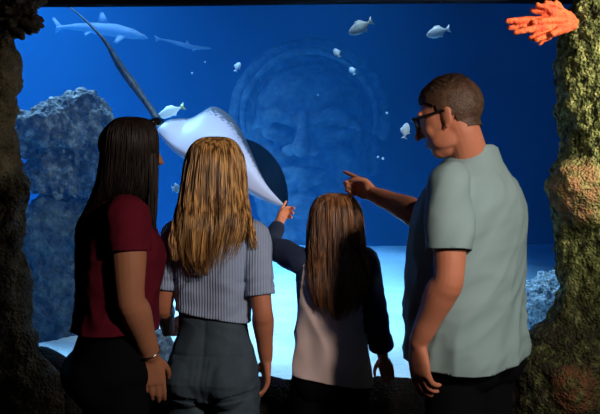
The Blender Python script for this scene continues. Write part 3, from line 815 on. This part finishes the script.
m_jean = mat('blue_grey_denim', (0.045, 0.070, 0.095), 0.85, (0.070, 0.100, 0.130), 14, (1, 1, 0.5), spec=0.12, bump=0.3, bscale=500, bdist=0.001)
def fn_jean(p, n):
    c = gir.centre(p.z); u = (p - c).dot(gir.r)/gir.k; back = (p - c).dot(gir.f) < -0.02; z = p.z/gir.k
    d = folds(p, 0.004, Vector((1, 0, -0.35)), 18, 0.3, 1.5)
    if back:
        if z > 0.80: d -= 0.003*math.exp(-(u/0.008)**2)
        if abs(abs(u) - 0.075) < 0.05 and 0.865 < z < 0.955: d += 0.0025
        if abs(z - 0.965) < 0.004: d -= 0.002
        if abs(z - 0.800 - abs(u)*0.2) < 0.012 and abs(u) > 0.02: d -= 0.006
    return d
trousers('jeans', gir, m_jean, person, 0.007, 1.05, fn=fn_jean, butt=1.02, voxel=0.005)
shoes(gir, m_shoe, person)
m_ghair = hair_mat('blonde_brown_hair', (0.15, 0.06, 0.018), (0.85, 0.48, 0.17), 0.34, 0.6)
mb = MB(); r2 = random.Random(31)
eg = Env(px_env([(137, 208, 222), (138.5, 202, 229), (142, 196, 234), (150, 190, 239.5), (163, 186.5, 243), (182, 184, 244.5), (202, 181, 246), (222, 179, 246), (242, 179, 241), (262, 183, 233), (275, 191, 225)], 2.87,
                [0.02, 0.04, 0.06, 0.085, 0.095, 0.098, 0.085, 0.06, 0.05, 0.04, 0.03], [0, 0, 0, 0, 0, -0.005, -0.03, -0.075, -0.09, -0.095, -0.09]))
cap(mb, eg, 0.94, 0, 0.66)
def tg(ph, r):
    c = math.cos(ph)
    return min(1.0, 0.77 + 0.18*(1 - abs(c + 0.15)) + r.gauss(0, 0.07))
strands(mb, eg, 2600, 0.0014, r2, rho=(0.91, 1.04), wav=0.010, tfn=tg, cl=100)
strands(mb, eg, 900, 0.0013, r2, rho=(0.80, 1.0), wav=0.010, tfn=tg)
# locks over the right and left shoulder
e1 = Env(px_env([(170, 238, 244.5), (195, 240, 248), (215, 243, 251), (235, 247, 255), (250, 251, 258)], 2.80, [0.02, 0.02, 0.018, 0.014, 0.006], [0.04, 0.02, 0, -0.03, -0.04]))
strands(mb, e1, 90, 0.0018, r2, rho=(0.2, 1.0), t1=(0.7, 1.0), wav=0.006)
e2 = Env(px_env([(170, 184, 190), (200, 178, 188), (225, 172, 182), (245, 169, 178), (262, 172, 177)], 2.82, [0.02, 0.02, 0.018, 0.014, 0.006], [0.04, 0.02, -0.02, -0.05, -0.06]))
strands(mb, e2, 110, 0.0018, r2, rho=(0.2, 1.0), t1=(0.7, 1.0), wav=0.006)
link('hair', mb, m_ghair, person)

# ---- the small girl ------------------------------------------------
kphi = R(4)
kid = Fig(1.205, (0.112, 3.20), (0.120, 3.22), kphi, TORSO_F, 1.0, 0.95)
hc = P(336, 222, 3.24)
hf = Vector((math.sin(R(-14)), math.cos(R(-14)), 0.08))
ksh = {-1: P(300, 260, 3.22), 1: P(366, 260, 3.20)}
arms = {-1: (ksh[-1], P(270.5, 246, 3.34), P(279, 223, 3.47)), 1: (ksh[1], P(377, 318, 3.18), P(383, 358, 3.27))}
hands = {-1: dict(d=P(287, 206, 3.565) - P(279, 223, 3.47), n=Vector((0.75, 0.2, -0.3)), t=Vector((-0.3, -0.6, 0.5)), k=0.76, curls=(0.05, 0.9, 1.1, 1.2), thumb=0.6),
         1: dict(d=Vector((0.25, 0.55, -0.75)), n=Vector((-0.1, -0.6, -0.75)), t=Vector((-0.9, 0.2, 0)), k=0.76, curls=(0.2, 0.25, 0.3, 0.35), thumb=0.2)}
me, W_, M = body(kid, hc, hf, 0.86, arms, hands, 0.92, nose=0.95, neck_r=0.043)
person = link('person', me, m_skin, origin=(kid.hip.x, kid.hip.y, 0))
tag(person, 'small brown haired girl in pale pink top touching the glass with a fingertip', 'person')
m_pink = mat('pale_pink_cotton', (0.74, 0.57, 0.54), 0.85, (0.80, 0.62, 0.58), 6, bump=0.12, bscale=400, spec=0.12, bdist=0.001)
m_navy = mat('navy_cotton', (0.035, 0.050, 0.105), 0.85, (0.045, 0.062, 0.12), 8, spec=0.12, bump=0.12, bscale=400, bdist=0.001)
TK = [(0.82, .182, .125, .150), (0.90, .172, .125, .145), (1.00, .155, .120, .120), (1.08, .148, .112, .105), (1.18, .148, .115, .102), (1.28, .150, .125, .106), (1.37, .146, .092, .100), (1.43, .102, .062, .078), (1.47, .064, .054, .058), (1.51, .054, .047, .050)]
a, b = arms[1], arms[-1]; nk = kid.centre(1.42*kid.k)
s1 = ([nk + kid.r*0.05, a[0] + UP*0.004, a[0].lerp(a[1], 0.5), a[1], a[1].lerp(a[2], 0.5), a[1].lerp(a[2], 0.62)], [0.046, 0.050, 0.047, 0.044, 0.042, 0.043])
s2 = ([nk - kid.r*0.05, b[0] + UP*0.004, b[0].lerp(b[1], 0.5), b[1], b[1].lerp(b[2], 0.5), b[1].lerp(b[2], 0.86)], [0.046, 0.052, 0.050, 0.044, 0.034, 0.027])
def navy(p):
    u = (p - kid.centre(p.z)).dot(kid.r)
    if p.z < 0.98 and u < 0.2: return u > 0.165
    return abs(u) > 0.118 + 0.10*max(0, p.z - 1.14)*-1.2 if p.z > 0.98 else False
def wr_kid(p, n):
    c = kid.centre(p.z); u = (p - c).dot(kid.r)
    low = max(0.0, min(1.0, (1.08 - p.z)/0.2)) if abs(u) < 0.19 else 0
    return folds(p, 0.006 + 0.014*low, Vector((0.45, 0, -0.9)), 11, 0.25, 2.2) + folds(p, 0.004, Vector((1, 0, 0.1)), 20, 0.3, 6.0)*(1 - low)
kt = shirt('long_sleeved_top', kid, TK, [s1, s2], 0.004, Vector((0.12, 3.2, P(0, 378, 3.2).z)), Vector((-0.16, 0, -1)).normalized(), kid.centre(1.475*kid.k), (UP + kid.f*0.35).normalized(), m_pink, person, None, wr_kid,
      paint=m_navy, voxel=0.007)
mb = MB(); ca = a[1].lerp(a[2], 0.50); cb = a[1].lerp(a[2], 0.70); mb.tube([ca, cb], [0.047, 0.050], n=20, sub=3); me = remesh(mb, 0.006, 2)
cut(me, cb, (cb - ca).normalized()); link('cuff', me, m_navy, kt)
trousers('trousers', kid, m_black, person, 0.004, 0.80, butt=0.85)
shoes(kid, m_shoe, person)
m_khair = hair_mat('auburn_brown_hair', (0.080, 0.032, 0.013), (0.36, 0.15, 0.058), 0.38, 0.6)
mb = MB(); r2 = random.Random(41)
ek = Env(px_env([(193, 330, 341), (194.5, 324, 347), (198, 318, 353), (206, 313.5, 358), (218, 311, 361), (236, 310, 362), (254, 309.5, 362.5), (272, 311, 363), (290, 313, 362), (305, 318, 358), (320, 326, 350)], 3.22,
                [0.02, 0.04, 0.06, 0.08, 0.088, 0.09, 0.08, 0.06, 0.05, 0.045, 0.03], [0, 0, 0, 0, 0, -0.005, -0.03, -0.075, -0.095, -0.10, -0.10]))
cap(mb, ek, 0.94, 0, 0.72)
def tk(ph, r): return min(1.0, 0.86 + 0.10*(1 - abs(math.cos(ph))) + r.gauss(0, 0.04))
strands(mb, ek, 2600, 0.0013, r2, rho=(0.90, 1.04), wav=0.017, tfn=tk, cl=120)
strands(mb, ek, 800, 0.0012, r2, rho=(0.8, 1.0), wav=0.012, tfn=tk)
e1 = Env(px_env([(225, 354, 361), (245, 355, 364), (265, 360, 370), (280, 362, 374), (292, 360, 370)], 3.14, [0.02, 0.02, 0.018, 0.016, 0.008], [0.04, 0, 0, 0, 0]))
strands(mb, e1, 140, 0.0019, r2, rho=(0.2, 1.0), t1=(0.75, 1.0), wav=0.01)
link('hair', mb, m_khair, person)

# ------------------------------------------------------------------ animals of the tank and the stone head
def curve(pts, n):
    pts = [Vector(p) for p in pts]; a, _ = resample(pts, 0.0, 12)
    d = [0.0]
    for p, q in zip(a, a[1:]): d.append(d[-1] + (q - p).length)
    out = []; k = 0
    for i in range(n + 1):
        t = d[-1]*i/n
        while k < len(d) - 2 and d[k+1] < t: k += 1
        out.append(a[k].lerp(a[k+1], (t - d[k])/max(1e-9, d[k+1] - d[k])))
    return out

def wing(lo, up, th, belly, nt=60, ns=28):
    """thick closed wing between two edge curves; returns verts, faces, face sides, edge weight"""
    A = curve(lo, nt); B = curve(up, nt); vs = []; fs = []; side = []; ew = []
    nrm = []
    for i in range(nt + 1):
        t = (A[min(i+1, nt)] - A[max(i-1, 0)]); c = (B[i] - A[i])
        n = t.cross(c)
        n = n.normalized() if n.length > 1e-7 else Vector((0, -1, 0))
        if n.y > 0: n = -n
        nrm.append(n)
    for sgn in (1, -1):
        for i in range(nt + 1):
            for j in range(ns + 1):
                s_ = j/ns; t = i/nt
                h = th*(math.sin(math.pi*min(1, s_*0.8 + 0.2))**0.8 if s_ > 0 else 0.55)*(math.sin(math.pi*t)**0.5 if 0 < i < nt else 0)
                if j == ns: h = 0
                bul = belly*math.sin(math.pi*s_)*math.sin(math.pi*t)
                vs.append(A[i].lerp(B[i], s_) + nrm[i]*(sgn*h + bul)); ew.append(s_)
    m = (nt + 1)*(ns + 1)
    for o, sd in ((0, 0), (m, 1)):
        for i in range(nt):
            for j in range(ns):
                a = o + i*(ns+1) + j; q = (a, a+1, a+ns+2, a+ns+1); fs.append(q if sd == 0 else q[::-1]); side.append(sd)
    for i in range(nt):
        a = i*(ns+1); fs.append((a, a+ns+1, m+a+ns+1, m+a)); side.append(0)
    return vs, fs, side, ew

# stingray with both wings raised, white underside of the near wing towards the window
m_belly = bpy.data.materials.new('ray_belly'); m_belly.use_nodes = True
nt_ = m_belly.node_tree; N = nt_.nodes; L = nt_.links; b_ = N['Principled BSDF']; b_.inputs['Roughness'].default_value = 0.45
at = N.new('ShaderNodeAttribute'); at.attribute_name = 'edge'
tc = N.new('ShaderNodeTexCoord'); n1 = N.new('ShaderNodeTexNoise'); n1.inputs['Scale'].default_value = 75; n1.inputs['Detail'].default_value = 3; L.new(tc.outputs['Object'], n1.inputs['Vector'])
ad_ = N.new('ShaderNodeMath'); ad_.operation = 'MULTIPLY_ADD'; L.new(n1.outputs['Fac'], ad_.inputs[0]); ad_.inputs[1].default_value = 0.95; L.new(at.outputs['Fac'], ad_.inputs[2])
cr = N.new('ShaderNodeValToRGB'); e = cr.color_ramp.elements; e[0].position = 1.06/1.45; e[0].color = (0.44, 0.40, 0.53, 1); e[1].position = 1.17/1.45; e[1].color = (0.06, 0.065, 0.08, 1)
sc2 = N.new('ShaderNodeMath'); sc2.operation = 'DIVIDE'; sc2.inputs[1].default_value = 1.45; L.new(ad_.outputs[0], sc2.inputs[0]); L.new(sc2.outputs[0], cr.inputs['Fac']); L.new(cr.outputs[0], b_.inputs['Base Color'])
m_back = mat('ray_back', (0.0015, 0.002, 0.003), 0.9, (0.004, 0.005, 0.008), 14, spec=0.02, bump=0.2, bscale=60)
near_lo = [P(157, 131, 4.22), P(172, 148, 4.14), P(200, 166, 4.06), P(240, 187, 4.00), P(266, 200, 3.96), P(286, 207.5, 3.95)]
near_up = [P(157, 129, 4.23), P(166, 121, 4.28), P(177, 118.5, 4.34), P(191, 118, 4.40), P(202, 112, 4.44), P(213, 106.5, 4.46), P(226, 112, 4.42), P(237, 124, 4.34), P(247, 142, 4.24), P(256, 163, 4.12), P(266, 184, 4.04), P(276, 197, 3.99), P(286, 207, 3.95)]
far_lo = [P(215, 160, 4.46), P(240, 180, 4.28), P(264, 197, 4.12), P(287, 207, 3.97)]
far_up = [P(222, 148, 4.50), P(238, 139, 4.52), P(250, 140, 4.52), P(262, 146, 4.50), P(273, 156, 4.44), P(282, 170, 4.32), P(287, 186, 4.16), P(288, 198, 4.04), P(287, 207, 3.96)]
mb = MB(); sides = []; wts = []
v1, f1, s1, e1_ = wing(near_lo, near_up, 0.030, 0.035)
mb.add(v1, f1); sides += [0 if x == 0 else 1 for x in s1]; wts += e1_
v2, f2, s2, e2_ = wing(far_lo, far_up, 0.016, -0.05)
mb.add(v2, f2); sides += [1 if x == 0 else 0 for x in s2]; wts += [0.0]*len(e2_)
me = bpy.data.meshes.new('stingray'); me.from_pydata([tuple(v) for v in mb.v], [], mb.f)
at_ = me.attributes.new('edge', 'FLOAT', 'POINT'); at_.data.foreach_set('value', [max(0, (w_ - 0.25)/0.75)**1.3 for w_ in wts])
for p in me.polygons: p.use_smooth = True
rayo = link('stingray', me, [m_belly, m_back], origin=P(225, 165, 4.15))
for p, sd in zip(rayo.data.polygons, sides): p.material_index = sd
tag(rayo, 'large stingray with a white underside and raised wings above the blonde girl', 'stingray')
m_tail = mat('ray_tail', (0.012, 0.014, 0.02), 0.5, (0.09, 0.095, 0.11), 10, (6, 6, 1))
mb = MB(); mb.tube([P(168, 132, 4.34), P(157, 118, 4.40), P(145, 101, 4.44), P(132, 83, 4.48), P(120, 66, 4.5), P(107, 44, 4.52), P(95, 30, 4.54), P(78, 14, 4.58), P(52, -6, 4.62)],
                   [0.034, 0.026, 0.025, 0.033, 0.030, 0.017, 0.010, 0.007, 0.005], n=12, sub=6, flat=0.7)
link('tail', mb, m_tail, rayo)
mb = MB(); v, f, s_, e_ = wing([P(166, 128, 4.34), P(160, 124, 4.30), P(152, 120, 4.26)], [P(168, 124, 4.34), P(160, 117, 4.30), P(152, 118, 4.26)], 0.012, 0.0, 12, 8)
mb.add(v, f); link('pelvic_fin', mb, m_back, rayo)

def fin(mb, pts, th, nrm):
    """thin tapered fin: an outline in space, thickest at the middle"""
    c = sum(pts, Vector())/len(pts); n = len(pts)
    vs = list(pts) + [c + nrm*th, c - nrm*th]; fs = []
    for i in range(n): fs += [(i, (i+1) % n, n), ((i+1) % n, i, n+1)]
    mb.add(vs, fs)

def fish(name, px, py, Y, ln, ht, ang, m, label, cat='fish', yaw=0.0, tail_m=None, wid=0.42, group=None, fins=True):
    L0 = ln*Y/F; H0 = ht*Y/F/2; c = P(px, py, Y); a = R(ang)
    u = Vector((math.cos(a)*math.cos(yaw), math.sin(yaw), math.sin(a)*math.cos(yaw))).normalized()
    w = Vector((0, 1, 0)); w = (w - u*w.dot(u)).normalized(); v = u.cross(w)
    if v.z < 0: v = -v
    mb = MB(); rings = []
    for x, h in ((0.5, .06), (0.47, .28), (0.40, .56), (0.28, .85), (0.12, 1.0), (-0.02, .94), (-0.14, .70), (-0.24, .42), (-0.30, .25), (-0.34, .20)):
        rings.append([c + u*x*L0 + v*math.sin(q)*h*H0 + w*math.cos(q)*h*H0*wid for q in [2*math.pi*j/18 for j in range(18)]])
    mb.loft(rings); o = link(name, mb, m, origin=c)
    tag(o, label, cat, group)
    t = MB(); fin(t, [c + u*-0.31*L0 + v*0.2*H0, c + u*-0.50*L0 + v*0.85*H0, c + u*-0.45*L0, c + u*-0.50*L0 - v*0.85*H0, c + u*-0.31*L0 - v*0.2*H0], 0.05*H0, w)
    tf = link('tail_fin', t, tail_m or m, o)
    if tail_m: tf['label'] = 'yellowish tail fin'
    if fins:
        t = MB(); fin(t, [c + u*0.22*L0 + v*0.85*H0, c + u*0.10*L0 + v*1.28*H0, c + u*-0.10*L0 + v*1.12*H0, c + u*-0.22*L0 + v*0.45*H0, c + v*0.85*H0], 0.05*H0, w); link('dorsal_fin', t, m, o)
        t = MB(); fin(t, [c + u*0.02*L0 - v*0.85*H0, c + u*-0.10*L0 - v*1.2*H0, c + u*-0.20*L0 - v*0.48*H0], 0.05*H0, w); link('anal_fin', t, m, o)
        for sg in (-1, 1):
            t = MB(); t.ell(c + u*0.38*L0 + v*0.15*H0 + w*sg*H0*wid*0.52, (H0*.12, H0*.06, H0*.12), nu=10, nv=6); link('eye', t, m_frame, o)
    return o
m_fish = mat('silver_fish', (0.80, 0.82, 0.82), 0.3, (0.9, 0.9, 0.9), 30)
m_fdark = mat('grey_fish', (0.28, 0.26, 0.23), 0.45, (0.75, 0.72, 0.62), 22)
m_fdim = mat('dull_fish', (0.22, 0.23, 0.24), 0.5, (0.4, 0.41, 0.42), 40)
m_fpale = mat('pale_blue_fish', (0.72, 0.86, 0.95), 0.3, (0.85, 0.93, 0.97), 30)
m_fyel = mat('yellow_tail', (0.55, 0.60, 0.20), 0.45)
fish('fish', 361, 27, 4.5, 29, 12, 211, m_fdark, 'grey fish with a pale face near the top, nose down to the left', yaw=-0.2)
fish('fish', 438.5, 32, 4.4, 25, 11, 197, m_fish, 'pale silver fish swimming left, above the head of the man')
fish('fish', 337, 53, 4.6, 15, 6.5, 115, m_fdim, 'small silver fish turned on its side below the grey fish', yaw=0.7)
fish('fish', 352.5, 71, 5.2, 12, 6, 115, m_fdim, 'faint small fish beside the headband of the stone face', yaw=0.6)
fish('fish', 237.5, 67, 5.4, 13, 6, 70, m_fdim, 'faint small fish left of the forehead of the stone face', yaw=0.5)
fish('fish', 405.5, 131, 4.0, 17, 8.5, 78, m_fpale, 'bright pale blue fish just in front of the glasses of the man', yaw=0.2)
fish('fish', 171, 111.5, 4.9, 30, 10, 202, m_fpale, 'blue-white fish with yellowish tail just behind the tail of the ray', tail_m=m_fyel)
fish('fish', 176, 188.5, 4.7, 11, 9, 10, m_fdim, 'small round pale fish between the woman and the blonde girl', yaw=0.8)
fish('fish', 155.5, 202, 4.6, 14, 5, 80, m_fdim, 'small upright fish close to the front hair of the woman', yaw=0.4)

m_shark = mat('shark_skin', (0.13, 0.14, 0.15), 0.8, (0.19, 0.20, 0.21), 6)
def shark(axis, rad, dorsal, pect, tail, m, label, Y):
    mb = MB(); pts = [P(x, y, Y + dy) for x, y, dy in axis]; rr = [q*Y/F for q in rad]
    mb.tube(pts, rr, n=18, sub=6, flat=0.85)
    o = link('shark', mb, m, origin=pts[len(pts)//2]); tag(o, label, 'shark')
    wn = Vector((0, 1, 0))
    for nm, shapes in (('dorsal_fin', [dorsal]), ('tail_fin', [tail]), ('pectoral_fin', pect)):
        for sh in shapes:
            if not sh: continue
            t = MB(); fin(t, [P(x, y, Y + (q[0] if q else 0)) for x, y, *q in sh], 0.012, wn); link(nm, t, m, o)
    return o
shark([(147, 38, 0), (142, 36.5, 0), (130, 33.5, 0.02), (115, 30.5, 0.03), (98, 28.5, 0.03), (80, 27, 0.0), (66, 27, -0.04), (57, 27.5, -0.08)],
      [1.0, 3.2, 6.2, 7.6, 6.6, 4.2, 2.2, 1.2],
      [(110, 24), (103, 12), (100, 13), (98, 23)], [[(128, 36, -.05), (117, 44, -.14), (113, 42.5, -.14), (118, 35, -.05)], [(92, 31, -.04), (85, 37, -.08), (84, 33, -.04)]],
      [(62, 25.5), (54, 17), (52, 19), (57, 27), (55, 34), (62, 29)], m_shark, 'pale shark swimming right behind the tail of the ray', 7.4)
shark([(211, 48.5, 0), (204, 48, 0), (194, 47.5, 0), (180, 44, 0), (168, 40.5, 0), (159, 39, 0)], [0.5, 1.6, 2.6, 2.4, 1.4, 0.6],
      [(191, 46), (187, 40), (184, 45)], [[(198, 48, -.05), (193, 52, -.1), (192, 49, -.05)]], [(162, 39), (154, 35), (156, 39), (155, 42)], m_shark, 'small faint slender shark in the upper left of the tank', 7.6)

for k, (x, y, Y, r_) in enumerate([(387, 113, 4.4, 1.2), (378, 157, 4.5, 1.1), (383, 158.5, 4.5, 1.3), (318, 95, 4.6, 0.8), (192, 73, 4.8, 1.0), (205, 62, 4.8, 0.8)]):
    mb = MB(); mb.ell(P(x, y, Y), (r_*Y/F,)*3, nu=12, nv=8); o = link('air_bubble', mb, m_fpale, origin=P(x, y, Y))
    tag(o, 'tiny pale air bubble drifting in open blue water', 'bubble', 'air bubbles in the tank')

# stone head standing on the tank floor
SY = 8.0; q_ = SY/F; dq = SY/6.5
m_stone = rock_mat('pale_carved_stone', (0.05, 0.055, 0.055), (0.11, 0.115, 0.11), (0.19, 0.19, 0.18), 9, 0.6, 12)
def sp(x, y, d): return P(x, y, SY) + Vector((0, -d*dq, 0))
mb = MB()
mb.ell(sp(306, 140, -0.05), (66*q_, 0.42, 100*q_), nu=40, nv=24)
mb.ell(sp(308, 200, 0.10), (52*q_, 0.36, 48*q_), nu=30, nv=18)
mb.ell(sp(308, 112, 0.12), (54*q_, 0.30, 46*q_), nu=30, nv=18)
for sx in (-1, 1):
    mb.tube([sp(304 + sx*8, 128, 0.40), sp(304 + sx*28, 120, 0.40), sp(306 + sx*50, 130, 0.26)], [0.05, 0.065, 0.04], n=12, sub=5)
    mb.ell(sp(305 + sx*27, 137, 0.33), (15*q_, 0.07, 7*q_))
    mb.ell(sp(305 + sx*27, 163, 0.24), (22*q_, 0.12, 20*q_))
    mb.ell(sp(306 + sx*68, 150, -0.08), (8*q_, 0.10, 26*q_))
mb.tube([sp(303, 122, 0.40), sp(302, 138, 0.48), sp(301, 153, 0.56)], [0.045, 0.06, 0.085], n=14, sub=5)
for sx in (-1, 1): mb.ell(sp(301 + sx*10, 154, 0.47), (8*q_, 0.08, 6*q_))
mb.ell(sp(302, 174, 0.45), (24*q_, 0.08, 5*q_)); mb.ell(sp(302, 183, 0.44), (20*q_, 0.08, 5.5*q_)); mb.ell(sp(304, 205, 0.40), (20*q_, 0.12, 14*q_))
for rr_, w_, d0 in ((1.0, 0.055, 0.12), (0.87, 0.035, 0.22)):
    loop = []
    for j in range(21):
        a = math.pi*(1.06 - 1.12*j/20)
        loop.append(sp(309 + 74*rr_*math.cos(a), 122 - 74*rr_*math.sin(a), d0 + 0.05*math.sin(a)))
    mb.tube(loop, w_, n=12, sub=2)
mb.tube([sp(306, 235, 0), sp(306, 330, 0.0)], [0.42, 0.5], n=24, sub=4)
me = remesh(mb, 0.022, 3); displace(me, lambda p, n: 0.014*fbm(p, 5, 4))
tag(link('stone_head', me, m_stone, origin=P(306, 330, SY)), 'huge carved stone head with a banded brow, hazy in the deep water', 'statue')

# ------------------------------------------------------------------ lights
def area(name, loc, target, size, energy, col, sy=None, spread=180):
    l = bpy.data.lights.new(name, 'AREA'); l.energy = energy; l.color = col; l.size = size
    if sy: l.shape = 'RECTANGLE'; l.size_y = sy
    l.spread = R(spread)
    o = bpy.data.objects.new(name, l); COL.objects.link(o); o.location = loc
    o.rotation_euler = (Vector(target) - Vector(loc)).to_track_quat('-Z', 'Y').to_euler(); return o
def spot(name, loc, target, angle, energy, col, blend=0.5, rad=0.1):
    l = bpy.data.lights.new(name, 'SPOT'); l.energy = energy; l.color = col; l.spot_size = R(angle); l.spot_blend = blend; l.shadow_soft_size = rad
    o = bpy.data.objects.new(name, l); COL.objects.link(o); o.location = loc
    o.rotation_euler = (Vector(target) - Vector(loc)).to_track_quat('-Z', 'Y').to_euler(); return o
area('tank_light', (-2.2, 5.9, TT + 0.2), (-2.2, 5.9, 0), 1.8, 370, (0.62, 0.78, 1.0), spread=95)
area('tank_light', (-0.5, 4.1, TT + 0.2), (-0.5, 4.2, 0), 0.8, 9, (0.85, 0.9, 1.0), spread=70)
spot('tank_light', (0.6, 6.0, TT + 0.2), (0.45, 6.1, 0.8), 46, 540, (0.66, 0.8, 1.0), 0.8, 0.25)
spot('tank_light', (0.0, 5.35, TT + 0.2), (0.04, 5.2, 0.7), 38, 700, (0.66, 0.8, 1.0), 0.7, 0.2)
spot('tank_light', (1.35, 4.7, TT + 0.2), (1.28, 4.5, 0.8), 22, 500, (0.66, 0.8, 1.0), 0.7, 0.1)
spot('room_light', (2.3, 0.2, 2.15), (1.05, 3.0, 1.35), 46, 115, (1.0, 0.93, 0.86), 0.8, 0.12)
spot('room_light', (1.08, 0.8, 2.10), (-0.25, 3.0, 1.10), 72, 118, (1.0, 0.86, 0.75), 1.0, 0.07)
spot('room_light', (2.7, 1.3, 2.7), (1.12, 3.2, 1.98), 34, 850, (1.0, 0.88, 0.70), 0.9, 0.1)  # extra spot, added only to brighten the right pillar
area('tank_light', (0.55, 4.1, TT + 0.2), (0.55, 4.25, 0), 0.7, 9, (0.85, 0.92, 1.0), spread=60)  # fill light added to brighten the fish near the top
